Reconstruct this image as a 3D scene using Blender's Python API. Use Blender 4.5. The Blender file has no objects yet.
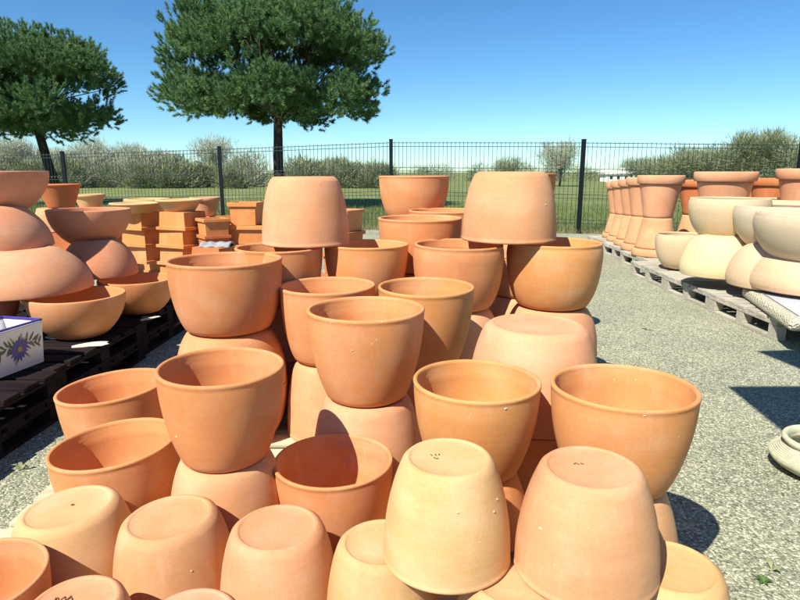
import bpy, math, random
import numpy as np
from mathutils import Vector, Matrix
R = random.Random(7)
NR = np.random.default_rng(5)
scn = bpy.context.scene
COL = scn.collection
PI = math.pi
PITCH = math.radians(12.04); CP = math.cos(PITCH); SP = math.sin(PITCH)
EYE = 1.5
ELEV = math.radians(49); AZL = math.radians(38)      # sun: elevation, angle left of straight behind the camera

# ------------------------------------------------------------------ pixel -> place helpers (800 x 600 photo grid)
def ray(y): return CP*(300-y)/600 - SP
def at_z(u, y, z):
    d = (EYE-z)/-ray(y)
    return Vector(((u-400)/600*d, d*(CP+SP*(300-y)/600), z)), d
def at_d(u, y, d):
    return Vector(((u-400)/600*d, d*(CP+SP*(300-y)/600), EYE+d*ray(y)))

# ------------------------------------------------------------------ object helpers
def mesh_obj(name, me, mat=None, parent=None):
    o = bpy.data.objects.new(name, me); COL.objects.link(o)
    if mat and not me.materials: me.materials.append(mat)
    if parent: o.parent = parent
    return o
def empty(name, loc, rz=0):
    o = bpy.data.objects.new(name, None); o.empty_display_size = .1
    COL.objects.link(o); o.location = loc; o.rotation_euler = (0, 0, rz); return o
def tag(o, label, cat, group=None):
    o['label'] = label; o['category'] = cat
    if group: o['group'] = group
    return o
def structure(o): o['kind'] = 'structure'; return o
def copy_tree(o, parent=None):
    c = o.copy(); COL.objects.link(c)
    if parent: c.parent = parent
    for ch in list(o.children): copy_tree(ch, c)
    return c
def new_mesh(name, V, F, smooth=True):
    me = bpy.data.meshes.new(name); me.from_pydata([tuple(v) for v in V], [], F); me.update()
    if smooth: me.polygons.foreach_set('use_smooth', [True]*len(me.polygons))
    return me
def np_mesh(name, verts, nper):
    """verts: (n*nper, 3) array, every nper verts one face"""
    n = len(verts)//nper
    me = bpy.data.meshes.new(name)
    me.vertices.add(len(verts)); me.vertices.foreach_set('co', verts.astype(np.float32).ravel())
    me.loops.add(n*nper); me.loops.foreach_set('vertex_index', np.arange(n*nper, dtype=np.int32))
    me.polygons.add(n)
    me.polygons.foreach_set('loop_start', np.arange(0, n*nper, nper, dtype=np.int32))
    me.polygons.foreach_set('loop_total', np.full(n, nper, dtype=np.int32))
    me.update(calc_edges=True); return me
def lathe(name, prof, seg=72, wob=0.0, seed=0):
    rr = random.Random(seed)
    a1, a2, p1, p2 = rr.uniform(-1, 1)*wob, rr.uniform(-1, 1)*wob, rr.uniform(0, 6.28), rr.uniform(0, 6.28)
    V, F = [], []; n = len(prof)
    for k in range(seg):
        a = 2*PI*k/seg
        for (r, z) in prof:
            q = r*(1+a1*math.cos(2*a+p1)+a2*.5*math.cos(3*a+p2)) if r > 1e-6 else 0
            V.append((q*math.cos(a), q*math.sin(a), z))
    for k in range(seg):
        k2 = (k+1) % seg
        for i in range(n-1):
            F.append((k*n+i, k2*n+i, k2*n+i+1, k*n+i+1))
    me = new_mesh(name, V, F)
    import bmesh
    bm = bmesh.new(); bm.from_mesh(me); bmesh.ops.remove_doubles(bm, verts=bm.verts, dist=1e-6)
    bmesh.ops.recalc_face_normals(bm, faces=bm.faces); bm.to_mesh(me); bm.free()
    me.polygons.foreach_set('use_smooth', [True]*len(me.polygons))
    return me
class MB:
    """collects boxes / tubes / loops and links them as ONE mesh"""
    def __init__(s): s.V = []; s.F = []
    def box(s, c, size, rz=0, jit=0, rx=0):
        b = len(s.V); m = Matrix.Rotation(rz, 3, 'Z') @ Matrix.Rotation(rx, 3, 'X')
        for sx in (-1, 1):
            for sy in (-1, 1):
                for sz in (-1, 1):
                    v = m @ Vector((sx*size[0]/2, sy*size[1]/2, sz*size[2]/2))+Vector(c)
                    s.V.append(v+Vector([R.uniform(-jit, jit) for _ in range(3)]))
        for f in ((0, 1, 3, 2), (4, 6, 7, 5), (0, 4, 5, 1), (2, 3, 7, 6), (0, 2, 6, 4), (1, 5, 7, 3)):
            s.F.append(tuple(b+i for i in f))
    def tube(s, pts, rad, seg=8):
        pts = [Vector(p) for p in pts]
        if not isinstance(rad, (list, tuple)): rad = [rad]*len(pts)
        b = len(s.V)
        for i, p in enumerate(pts):
            t = (pts[min(i+1, len(pts)-1)]-pts[max(i-1, 0)]).normalized()
            u = t.cross(Vector((.3, .9, .1))).normalized(); w = t.cross(u)
            for k in range(seg):
                a = 2*PI*k/seg
                s.V.append(p+(u*math.cos(a)+w*math.sin(a))*rad[i])
        for i in range(len(pts)-1):
            for k in range(seg):
                k2 = (k+1) % seg
                s.F.append((b+i*seg+k, b+i*seg+k2, b+(i+1)*seg+k2, b+(i+1)*seg+k))
        s.F.append(tuple(b+k for k in reversed(range(seg))))
        e = b+(len(pts)-1)*seg; s.F.append(tuple(e+k for k in range(seg)))
    def build(s, name, mat, parent=None, smooth=False, bevel=0):
        o = mesh_obj(name, new_mesh(name, s.V, s.F, smooth), mat, parent)
        if bevel:
            m = o.modifiers.new('bevel', 'BEVEL'); m.width = bevel; m.segments = 2
        return o

# ------------------------------------------------------------------ materials
def mat_new(name):
    m = bpy.data.materials.new(name); m.use_nodes = True
    nt = m.node_tree; b = nt.nodes['Principled BSDF']; return m, nt, b
def N(nt, typ, **kw):
    n = nt.nodes.new(typ)
    for k, v in kw.items():
        if k in ('inp',):
            for kk, vv in v.items(): n.inputs[kk].default_value = vv
        else: setattr(n, k, v)
    return n
def ramp(nt, fac, stops, interp='LINEAR'):
    r = nt.nodes.new('ShaderNodeValToRGB'); r.color_ramp.interpolation = interp
    e = r.color_ramp.elements
    while len(e) < len(stops): e.new(.5)
    for i, (p, c) in enumerate(stops): e[i].position = p; e[i].color = (*c, 1) if len(c) == 3 else c
    nt.links.new(fac, r.inputs[0]); return r.outputs[0]
def mixc(nt, fac, a, b, mode='MIX'):
    m = nt.nodes.new('ShaderNodeMix'); m.data_type = 'RGBA'; m.blend_type = mode
    def put(sock, v):
        if isinstance(v, (int, float)): sock.default_value = v
        elif isinstance(v, tuple): sock.default_value = (*v, 1) if len(v) == 3 else v
        else: nt.links.new(v, sock)
    put(m.inputs[0], fac); put(m.inputs[6], a); put(m.inputs[7], b)
    return m.outputs[2]
def math_(nt, op, a, b=0.0, clamp=False):
    m = nt.nodes.new('ShaderNodeMath'); m.operation = op; m.use_clamp = clamp
    for i, v in enumerate((a, b)):
        if isinstance(v, (int, float)): m.inputs[i].default_value = v
        else: nt.links.new(v, m.inputs[i])
    return m.outputs[0]
def noise(nt, vec, scale, detail=4, rough=.55, dist=0):
    n = nt.nodes.new('ShaderNodeTexNoise'); n.inputs['Scale'].default_value = scale
    n.inputs['Detail'].default_value = detail; n.inputs['Roughness'].default_value = rough
    n.inputs['Distortion'].default_value = dist
    if vec is not None: nt.links.new(vec, n.inputs['Vector'])
    return n.outputs['Fac']
def bump(nt, b, height, strength, dist, prev=None):
    n = nt.nodes.new('ShaderNodeBump'); n.inputs['Strength'].default_value = strength
    n.inputs['Distance'].default_value = dist; nt.links.new(height, n.inputs['Height'])
    if prev is not None: nt.links.new(prev, n.inputs['Normal'])
    nt.links.new(n.outputs[0], b.inputs['Normal']); return n.outputs[0]

def clay_material(name, rough=.80, ring=1.0):
    m, nt, b = mat_new(name); L = nt.links
    tc = N(nt, 'ShaderNodeTexCoord'); oi = N(nt, 'ShaderNodeObjectInfo')
    # shift the texture by the per-object random so no two pots carry the same stains
    off = N(nt, 'ShaderNodeVectorMath', operation='MULTIPLY_ADD')
    comb = N(nt, 'ShaderNodeCombineXYZ')
    for i in range(3): L.new(math_(nt, 'MULTIPLY', oi.outputs['Random'], 37.0+i*19), comb.inputs[i])
    add = N(nt, 'ShaderNodeVectorMath', operation='ADD'); L.new(tc.outputs['Object'], add.inputs[0]); L.new(comb.outputs[0], add.inputs[1])
    v = add.outputs[0]
    base = oi.outputs['Color']
    big = noise(nt, v, 2.3, 3, .5)
    pale = ramp(nt, big, [(.46, (0, 0, 0)), (.72, (1, 1, 1))])
    palec = math_(nt, 'MULTIPLY', pale, oi.outputs['Alpha'])
    c1 = mixc(nt, palec, base, (.72, .50, .33))
    dk = ramp(nt, noise(nt, v, 1.6, 2, .5), [(.35, (.90, .87, .84)), (.6, (1, 1, 1))])
    c2 = mixc(nt, 1.0, c1, dk, 'MULTIPLY')
    fine = ramp(nt, noise(nt, v, 34, 5, .65), [(.3, (.93, .92, .91)), (.7, (1.04, 1.04, 1.04))])
    c3 = mixc(nt, 1.0, c2, fine, 'MULTIPLY')
    # horizontal throwing bands
    mp = N(nt, 'ShaderNodeMapping'); mp.inputs['Scale'].default_value = (.6, .6, 26)
    L.new(v, mp.inputs['Vector'])
    bandn = noise(nt, mp.outputs[0], 1.0, 4, .6)
    band = ramp(nt, bandn, [(.3, (.975, .97, .96)), (.65, (1.015, 1.015, 1.015))])
    c4 = mixc(nt, 1.0, c3, band, 'MULTIPLY')
    # vertical dust streaks / rub marks
    mp2 = N(nt, 'ShaderNodeMapping'); mp2.inputs['Scale'].default_value = (9, 9, .9)
    L.new(v, mp2.inputs['Vector'])
    st = ramp(nt, noise(nt, mp2.outputs[0], 1.0, 5, .6), [(.56, (0, 0, 0)), (.78, (.15, .15, .15))])
    c5 = mixc(nt, st, c4, (.74, .58, .42))
    # small chips and salt specks
    vo = N(nt, 'ShaderNodeTexVoronoi'); vo.inputs['Scale'].default_value = 9; L.new(v, vo.inputs['Vector'])
    spk = math_(nt, 'LESS_THAN', vo.outputs['Distance'], .045)
    vc = N(nt, 'ShaderNodeSeparateColor'); L.new(vo.outputs['Color'], vc.inputs[0])
    spk = math_(nt, 'MULTIPLY', spk, math_(nt, 'GREATER_THAN', vc.outputs[0], .72))
    c6 = mixc(nt, spk, c5, (.8, .66, .5))
    L.new(c6, b.inputs['Base Color'])
    rg = ramp(nt, noise(nt, v, 6, 4), [(.3, (rough-.1,)*3), (.7, (rough+.12,)*3)])
    L.new(rg, b.inputs['Roughness']); b.inputs['Specular IOR Level'].default_value = .2
    n1 = bump(nt, b, bandn, .10*ring, .004)
    n2 = bump(nt, b, noise(nt, v, 90, 4, .7), .14, .002, n1)
    bump(nt, b, spk, .5, -.002, n2)
    return m
CLAY = clay_material('terracotta_clay')
CREAM = clay_material('cream_clay', .7, .6)

def simple(name, col, rough=.7, spec=.3, nscale=None, var=.25, bumpd=0, metallic=0):
    m, nt, b = mat_new(name)
    b.inputs['Roughness'].default_value = rough; b.inputs['Specular IOR Level'].default_value = spec
    b.inputs['Metallic'].default_value = metallic
    if nscale:
        tc = N(nt, 'ShaderNodeTexCoord'); f = noise(nt, tc.outputs['Object'], nscale, 5, .6)
        lo = tuple(c*(1-var) for c in col); hi = tuple(min(1, c*(1+var)) for c in col)
        nt.links.new(ramp(nt, f, [(.3, lo), (.7, hi)]), b.inputs['Base Color'])
        if bumpd: bump(nt, b, f, .6, bumpd)
    else: b.inputs['Base Color'].default_value = (*col, 1)
    return m
def wood(name, c1, c2):
    m, nt, b = mat_new(name); tc = N(nt, 'ShaderNodeTexCoord')
    mp = N(nt, 'ShaderNodeMapping'); mp.inputs['Scale'].default_value = (3, 30, 30); nt.links.new(tc.outputs['Object'], mp.inputs[0])
    f = noise(nt, mp.outputs[0], 1, 6, .65, .6)
    g = noise(nt, tc.outputs['Object'], 2.5, 3)
    c = ramp(nt, f, [(.3, c1), (.7, c2)])
    c = mixc(nt, 1, c, ramp(nt, g, [(.3, (.7, .7, .7)), (.7, (1.1, 1.1, 1.1))]), 'MULTIPLY')
    nt.links.new(c, b.inputs['Base Color']); b.inputs['Roughness'].default_value = .9; b.inputs['Specular IOR Level'].default_value = .12
    bump(nt, b, f, .5, .003); return m
W_DARK = wood('dark_pallet_wood', (.008, .005, .006), (.03, .019, .019))
W_PALE = wood('pale_pallet_wood', (.50, .44, .30), (.74, .67, .48))
W_GREY = wood('grey_pallet_wood', (.34, .31, .25), (.58, .54, .44))

def gravel_material():
    m, nt, b = mat_new('gravel'); L = nt.links
    tc = N(nt, 'ShaderNodeTexCoord'); v = tc.outputs['Object']
    w = N(nt, 'ShaderNodeTexNoise'); w.inputs['Scale'].default_value = 40; L.new(v, w.inputs['Vector'])
    mx = N(nt, 'ShaderNodeVectorMath', operation='MULTIPLY_ADD'); L.new(w.outputs['Color'], mx.inputs[0])
    mx.inputs[1].default_value = (.012,)*3; L.new(v, mx.inputs[2])
    vo = N(nt, 'ShaderNodeTexVoronoi'); vo.inputs['Scale'].default_value = 96; L.new(mx.outputs[0], vo.inputs['Vector'])
    sc = N(nt, 'ShaderNodeSeparateColor'); L.new(vo.outputs['Color'], sc.inputs[0])
    stone = ramp(nt, sc.outputs[0], [(0, (.17, .175, .135)), (.3, (.32, .325, .26)), (.75, (.46, .46, .37)), (1, (.74, .73, .60))])
    gap = ramp(nt, vo.outputs['Distance'], [(.25, (1, 1, 1)), (.8, (.55, .57, .53))])
    c = mixc(nt, 1, stone, gap, 'MULTIPLY')
    vo2 = N(nt, 'ShaderNodeTexVoronoi'); vo2.inputs['Scale'].default_value = 190; L.new(v, vo2.inputs['Vector'])
    s2 = N(nt, 'ShaderNodeSeparateColor'); L.new(vo2.outputs['Color'], s2.inputs[0])
    c = mixc(nt, 1, c, ramp(nt, s2.outputs[1], [(0, (.75, .78, .74)), (1, (1.25, 1.22, 1.15))]), 'MULTIPLY')
    pt = noise(nt, v, 1.3, 4, .6)
    c = mixc(nt, 1, c, ramp(nt, pt, [(.3, (.84, .86, .82)), (.7, (1.1, 1.08, 1.02))]), 'MULTIPLY')
    L.new(c, b.inputs['Base Color']); b.inputs['Roughness'].default_value = .9
    b.inputs['Specular IOR Level'].default_value = .25
    n1 = bump(nt, b, math_(nt, 'MULTIPLY', vo.outputs['Distance'], -1.0), .8, .007)
    bump(nt, b, noise(nt, v, 6, 5), .5, .03, n1)
    return m
def grass_ground():
    m, nt, b = mat_new('meadow_grass'); tc = N(nt, 'ShaderNodeTexCoord'); v = tc.outputs['Object']
    a = noise(nt, v, .35, 5, .65); f = noise(nt, v, 9, 6, .75)
    c = ramp(nt, a, [(.3, (.12, .165, .06)), (.5, (.17, .21, .08)), (.72, (.27, .28, .13))])
    c = mixc(nt, 1, c, ramp(nt, f, [(.3, (.6, .62, .6)), (.7, (1.35, 1.3, 1.2))]), 'MULTIPLY')
    nt.links.new(c, b.inputs['Base Color']); b.inputs['Roughness'].default_value = .9
    b.inputs['Specular IOR Level'].default_value = .1
    bump(nt, b, f, .8, .06); return m
def foliage(name, stops, scale, trans=.25, rough=.6):
    m, nt, b = mat_new(name); g = N(nt, 'ShaderNodeNewGeometry'); tc = N(nt, 'ShaderNodeTexCoord')
    f = noise(nt, tc.outputs['Object'], scale, 3, .6)
    f2 = math_(nt, 'ADD', math_(nt, 'MULTIPLY', f, .75), math_(nt, 'MULTIPLY', g.outputs['Random Per Island'], .25))
    nt.links.new(ramp(nt, f2, stops), b.inputs['Base Color'])
    b.inputs['Roughness'].default_value = rough; b.inputs['Specular IOR Level'].default_value = .25
    out = nt.nodes['Material Output']; tr = N(nt, 'ShaderNodeBsdfTranslucent'); mx = N(nt, 'ShaderNodeMixShader')
    mx.inputs[0].default_value = trans
    nt.links.new(ramp(nt, f2, [(p, tuple(x*1.2 for x in c)) for p, c in stops]), tr.inputs[0])
    nt.links.new(b.outputs[0], mx.inputs[1]); nt.links.new(tr.outputs[0], mx.inputs[2]); nt.links.new(mx.outputs[0], out.inputs[0])
    return m
GRAVEL = gravel_material(); MEADOW = grass_ground()
PINE = foliage('pine_needles', [(.3, (.085, .175, .075)), (.5, (.135, .24, .09)), (.7, (.21, .32, .12))], .9, .2)
BARK = simple('bark', (.055, .042, .035), .95, .1, 14, .5, .02)
TWIG = foliage('spring_twigs', [(.3, (.28, .30, .21)), (.5, (.40, .42, .31)), (.7, (.54, .56, .43))], 1.0, .15, .8)
TWIG2 = foliage('budding_leaves', [(.3, (.14, .17, .085)), (.5, (.24, .27, .15)), (.7, (.37, .40, .25))], .8, .2, .8)
BLADE = foliage('grass_blades', [(.3, (.12, .17, .05)), (.52, (.19, .24, .08)), (.7, (.32, .33, .15))], .8, .3, .7)
STRAW = foliage('dry_grass', [(.3, (.20, .19, .09)), (.6, (.36, .32, .16))], 2, .2, .8)
FENCE = simple('fence_paint', (.006, .010, .014), .6, .2)
WIRE = simple('wire_coating', (.012, .03, .028), .5, .4)
WHITE = simple('white_glaze', (.80, .80, .78), .22, .6, 8, .04)
BLUE = simple('blue_glaze', (.045, .04, .30), .3, .5)
YEL = simple('yellow_glaze', (.5, .32, .08), .35, .5)
OLIVE = simple('olive_glaze', (.09, .11, .035), .35, .5)
PLAST = simple('render_white', (.8, .78, .72), .8, .2, 1, .05)
ROOF = simple('roof_tile', (.35, .16, .10), .85, .2, 3, .2)
GLASSD = simple('window_dark', (.03, .035, .04), .15, .6)
SCRAP = simple('torn_paper', (.62, .60, .50), .9, .1, 20, .15)
FOIL = simple('grey_plastic', (.30, .31, .32), .6, .3, 12, .3, .01)
CANVAS = simple('canvas', (.7, .66, .56), .9, .1, 30, .08)
METAL = simple('grey_post_metal', (.25, .26, .27), .4, .5, metallic=.6)
MARK = simple('scratched_mark', (.16, .085, .045), .9, .1)

# ------------------------------------------------------------------ world, sun, camera, colour
w = bpy.data.worlds.new('World'); scn.world = w; w.use_nodes = True
nt = w.node_tree; bg = nt.nodes['Background']
sky = nt.nodes.new('ShaderNodeTexSky'); sky.sky_type = 'NISHITA'; sky.sun_disc = False
sunvec = Vector((-math.sin(AZL)*math.cos(ELEV), -math.cos(AZL)*math.cos(ELEV), math.sin(ELEV)))
sky.sun_elevation = ELEV; sky.sun_rotation = math.atan2(sunvec.x, sunvec.y)
sky.altitude = 0; sky.air_density = .8; sky.dust_density = 0.0; sky.ozone_density = 2.0
hs = nt.nodes.new('ShaderNodeHueSaturation'); hs.inputs['Saturation'].default_value = 1.2; hs.inputs['Value'].default_value = 1.0
nt.links.new(sky.outputs[0], hs.inputs['Color']); tn = nt.nodes.new('ShaderNodeMix'); tn.data_type = 'RGBA'; tn.blend_type = 'MULTIPLY'; tn.inputs[0].default_value = 1; tn.inputs[7].default_value = (.82, 1.10, 1.20, 1)
nt.links.new(hs.outputs[0], tn.inputs[6]); nt.links.new(tn.outputs[2], bg.inputs[0]); bg.inputs[1].default_value = .078
sl = bpy.data.lights.new('sun', 'SUN'); sl.energy = 5.0; sl.angle = math.radians(.5); sl.color = (1, .94, .82)
so = bpy.data.objects.new('sun', sl); COL.objects.link(so); so.rotation_euler = sunvec.to_track_quat('Z', 'Y').to_euler()
so.location = (-6, -6, 12)
cam = bpy.data.cameras.new('camera'); co = bpy.data.objects.new('camera', cam); COL.objects.link(co)
cam.sensor_width = 36; cam.lens = 27; cam.clip_end = 4000; cam.clip_start = .05
co.location = (0, 0, EYE); co.rotation_euler = (PI/2-PITCH, 0, 0); scn.camera = co
vs = scn.view_settings; vs.view_transform = 'Standard'; vs.look = 'None'; vs.gamma = 1; vs.use_curve_mapping = False
vs.exposure = 0.68

# ------------------------------------------------------------------ ground
def sheet(name, x0, x1, y0, y1, z, mat, nx=1, ny=1, amp=0):
    V, F = [], []
    for j in range(ny+1):
        for i in range(nx+1):
            x = x0+(x1-x0)*i/nx; y = y0+(y1-y0)*j/ny
            V.append((x, y, z+(amp*(math.sin(x*1.7+y)*math.cos(y*1.3-x*.6)) if amp else 0)))
    for j in range(ny):
        for i in range(nx):
            a = j*(nx+1)+i; F.append((a, a+1, a+nx+2, a+nx+1))
    return structure(mesh_obj(name, new_mesh(name, V, F), mat))
sheet('ground', -1500, 1500, -600, 2500, -.03, MEADOW, 1, 1)
FX0, FD = -14.9, 17.35
# fence posts: (pixel column, camera depth, top pixel row)
posts_px = [(-190, 19.4, 158), (-75, 18.4, 155), (62, 17.4, 152), (219, 16.45, 147), (391, 15.5, 140), (584, 14.6, 140), (803, 13.6, 142), (1060, 12.7, 140)]
posts = []
for u, d, yt in posts_px:
    p = at_d(u, yt, d); posts.append((p.x, p.y, p.z))
def fence_y(x):
    for a, b_ in zip(posts, posts[1:]):
        if a[0] <= x <= b_[0]: return a[1]+(b_[1]-a[1])*(x-a[0])/(b_[0]-a[0])
    return posts[0][1] if x < posts[0][0] else posts[-1][1]
# gravel yard: follows the fence at the back
V = [(-14, -4, 0), (14, -4, 0)]
xs = [14-28*i/28 for i in range(29)]
for x in xs: V.append((x, fence_y(x)-.15+.09*math.sin(x*3.1)+.06*math.sin(x*7.7), 0))
me = new_mesh('gravel_yard', V, [tuple(range(len(V)))]); structure(mesh_obj('gravel_yard', me, GRAVEL))

# loose stones lying on the gravel: stuff
def stones():
    n = 34000
    x = NR.uniform(-3.2, 3.4, n); y = 1.6+NR.random(n)**1.3*7
    s = NR.uniform(.003, .0075, n)
    base = np.array([(1, 0, 0), (0, 1, 0), (-1, 0, 0), (0, -1, 0), (0, 0, .8)])
    tri = [(0, 1, 4), (1, 2, 4), (2, 3, 4), (3, 0, 4)]
    ang = NR.uniform(0, 6.28, n); ca, sa = np.cos(ang), np.sin(ang)
    B = base[None]*s[:, None, None]*NR.uniform(.6, 1.3, (n, 5, 1))
    bx = B[..., 0]*ca[:, None]-B[..., 1]*sa[:, None]+x[:, None]; by = B[..., 0]*sa[:, None]+B[..., 1]*ca[:, None]+y[:, None]
    P = np.stack([bx, by, B[..., 2]-.0005], -1)
    vv = P[:, np.array(tri).ravel()].reshape(-1, 3)
    m, nt_, b = mat_new('loose_stone'); g = N(nt_, 'ShaderNodeNewGeometry')
    tc = N(nt_, 'ShaderNodeTexCoord')
    f = noise(nt_, tc.outputs['Object'], 60, 1)
    nt_.links.new(ramp(nt_, f, [(.3, (.13, .14, .11)), (.5, (.28, .29, .22)), (.72, (.55, .54, .43))]), b.inputs['Base Color']); b.inputs['Roughness'].default_value = .85
    o = mesh_obj('gravel_stones', np_mesh('gravel_stones', vv, 3), m); o['kind'] = 'stuff'
    tag(o, 'loose pale grey and green gravel chippings over the yard', 'gravel')
stones()

# ------------------------------------------------------------------ fence
def fence():
    pm = MB()
    root = empty('mesh_fence', (posts[3][0], posts[3][1], 0))
    tag(root, 'dark green welded wire mesh fence on black posts across the back of the yard', 'fence')
    root.location = (0, 0, 0)
    for i, (x, y, z) in enumerate(posts):
        m = MB(); m.box((x, y, (z+.0)/2-.1), (.09, .09, z+.2), .06)
        m.box((x, y, z+.012), (.096, .096, .022), .06)
        m.build('post', FENCE, root)
    for (a, b_) in zip(posts, posts[1:]):
        m = MB(); A = Vector(a); B = Vector(b_); A.z -= .07; B.z -= .07
        n = 46; dirv = (B-A); L = Vector((dirv.x, dirv.y)).length
        nrm = Vector((dirv.y, -dirv.x, 0)).normalized()
        folds = [.0, .09, .62, .71, 1.24, 1.33, 1.86, 1.95]
        for k in range(1, n):
            p = A+dirv*k/n; h = p.z
            pts = [(p.x, p.y, h+.03)]
            for fz in (0., .09, .62, .665, .71, 1.24, 1.285, 1.33, 1.86, 1.905, 1.95):
                if h-fz < .06: break
                q = p+nrm*(.035 if fz in (.665, 1.285, 1.905) else .008)
                pts.append((q.x, q.y, h-fz))
            pts.append((p.x, p.y, .03))
            m.tube(pts, .0066, 3)
        for fz in folds:
            q = nrm*.008
            m.tube([A-Vector((0, 0, fz))+q, B-Vector((0, 0, fz))+q], .0075, 4)
        m.build('wire_panel', WIRE, root)
fence()

# ------------------------------------------------------------------ pots
def pot_profile(kind):
    """unit pot: rim radius .5, height 1 ; base at z=0"""
    if kind == 'deep':   bR, pw, rimf = .66, .80, 1.0
    elif kind == 'wide': bR, pw, rimf = .70, .66, 1.0
    else:                bR, pw, rimf = .66, .66, .965      # 'round' : widest below the lip
    t = .034    # wall thickness / D
    b2 = .5*bR
    out = [(0.0, .011), (b2*.55, .012), (b2*.84, .013), (b2*.875, .009), (b2*.895, .002), (b2*.91, 0.0), (b2*.945, .001), (b2*.98, .006), (b2*1.012, .017)]
    def r(s):
        q = bR+(1-bR)*math.sin(PI/2*min(1, s**pw*1.0))
        if kind == 'round': q = bR+(1-bR)*math.sin(PI/2*min(1, (s**.62)*1.08)) if s < .8 else (bR+(1-bR)) - (1-rimf)*((s-.8)/.2)**1.6
        return .5*q
    for i in range(1, 25):
        s = i/26; rr_ = r(s)
        if i == 1: rr_ = max(rr_*1.004, b2*1.045)
        out.append((rr_, s))
    re = r(1)
    out += [(re*1.0, .955), (re*1.008, .965), (re*1.010, .985), (re*.998, .997), (re*.980, 1.0), (re*.958, .997), (re*.943, .988), (re*.937, .965), (re*.935, .925), (re*.928, .915), (re*.929, .875), (re*.922, .865)]
    for i in range(20, 2, -1):
        s = i/26; out.append((max(.05, r(s)-t*1.08), s*.955+.05))
    out += [(.5*bR*.62, .115), (.5*bR*.4, .095), (0.0, .09)]
    return out
POTM = {k: [lathe('pot_'+k, pot_profile(k), 80, .014, i+11*j) for i in range(3)] for j, k in enumerate(('deep', 'wide', 'round'))}
for ms in POTM.values():
    for m_ in ms: m_.materials.append(CLAY)
# clay tints (linear, real clay albedo); alpha = how much pale bloom
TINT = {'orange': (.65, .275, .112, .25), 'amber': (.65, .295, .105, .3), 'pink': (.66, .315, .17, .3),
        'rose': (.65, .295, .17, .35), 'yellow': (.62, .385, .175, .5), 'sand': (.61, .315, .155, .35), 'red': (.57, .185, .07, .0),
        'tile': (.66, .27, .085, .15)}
placed = []
def pot(P, D, H, up, tint, kind, label, group='terracotta pots heaped on the pallets', tilt=0.0, tdir=0.0, name='terracotta_pot', mark=None):
    me = R.choice(POTM[kind])
    o = mesh_obj(name, me)
    o.scale = (D, D, H)
    z0 = P.z if up else P.z+H       # P is the lowest centre point
    rot = Matrix.Rotation(tilt, 3, Vector((math.cos(tdir), math.sin(tdir), 0))) @ Matrix.Rotation(0 if up else PI, 3, 'X') @ Matrix.Rotation(R.uniform(0, 6.28), 3, 'Z')
    o.rotation_euler = rot.to_euler(); o.location = (P.x, P.y, z0)
    t = TINT[tint]; j = R.uniform(.94, 1.06)
    o.color = (t[0]*j, t[1]*j*R.uniform(.97, 1.03), t[2]*j*R.uniform(.93, 1.07), t[3])
    tag(o, label, 'pot', group)
    placed.append((label, P.x, P.y, P.z, H, D, up, kind))
    return o
PB = .13
def col(u, y, z, wpx, n, labels, tints, kinds='deep', top_up=True, base=PB, dx=0, dy=0, share=None, tl=None):
    """a column of n pots, the top surface centred on pixel (u,y) at height z; labels run from the top down"""
    P, d = at_z(u, y, z); H = (z-base)/n; Hs = [H]*n
    if share: Hs = [share]+[((z-base)-share)/(n-1)]*(n-1)
    H = Hs[0]; up = top_up
    if top_up: D = wpx*d/600
    else:
        dr = P.y*CP+(EYE-(z-H))*SP; D = wpx*dr/600
    out = []
    for k in range(n):
        kd = kinds if isinstance(kinds, str) else kinds[min(k, len(kinds)-1)]
        Pk = Vector((P.x+(dx*k), P.y+dy*k, z-sum(Hs[:k+1])))
        ti = tints if isinstance(tints, str) else tints[min(k, len(tints)-1)]
        out.append(pot(Pk, D*(1 if k == 0 else R.uniform(.97, 1.02)), Hs[k]-.002, up, ti, kd, labels[k], tilt=(tl if tl else R.uniform(-.012, .012)), tdir=(PI/2 if tl else R.uniform(0, 6))))
        up = not up
    print('COL %-46s X%.2f Y%.2f z%.2f D%.3f H%.3f H/D %.2f' % (labels[0][:46], P.x, P.y, z, D, H, H/D))
    return out
# ---- front rows
K_ = col(120, 441, .47, 121, 1, ['upright orange pot in front of the other open pot at the heap left edge'], 'orange', 'wide', tl=-.07)
J_ = col(118, 384, .50, 104, 1, ['upright orange pot at the far left edge of the heap, nearest the dark platform'], 'orange', 'wide', tl=-.07)
L_ = col(334, 458, .44, 118, 1, ['low upright pot with a pointed shadow inside, in the middle of the front'], 'orange', 'wide')
B_ = col(220, 364, .83, 124, 2, ['upright pot on an upturned one, left front, leaning over the low open pots', 'upturned pot under the left front upright pot'], ['orange', 'sand'], ['deep', 'wide'])
G_ = col(476, 378, .80, 127, 2, ['open pot in the front centre with a small chip below its lip', 'shaded upturned pot carrying the chipped front centre pot'], ['amber', 'orange'], 'deep')
H_ = col(624, 384, .82, 139, 2, ['largest open pot at the right front beside the gravel', 'upturned pot under the largest open pot at the right front'], ['amber', 'sand'], 'deep')
E_ = col(366, 307, .93, 116, 2, ['open pot in the centre of the heap, second tier', 'pink upturned pot below the open centre pot'], ['amber', 'pink'], ['deep', 'wide'])
C_ = col(328, 284, .93, 94, 2, ['smaller open pot behind and left of the open centre pot', 'pink upturned pot standing beside the cream pallet board'], ['orange', 'pink'], ['wide', 'wide'])
D_ = col(426, 285, .94, 96, 2, ['smaller open pot behind and right of the open centre pot', 'shaded upturned pot under the open pot behind right of centre'], ['amber', 'orange'], 'deep')
F_ = col(536, 323, .90, 128, 2, ['broad pale pink upturned pot between the open pots right of centre', 'upright pot carrying the broad pale pink upturned pot'], ['pink', 'orange'], 'wide', top_up=False)
A_ = col(225, 258, 1.075, 111, 3, ['tall open pot on the left shoulder of the heap', 'upturned pot just below the left shoulder pot', 'bottom pot of the left shoulder column'], ['orange', 'orange', 'orange'], 'wide', share=.365)
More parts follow.
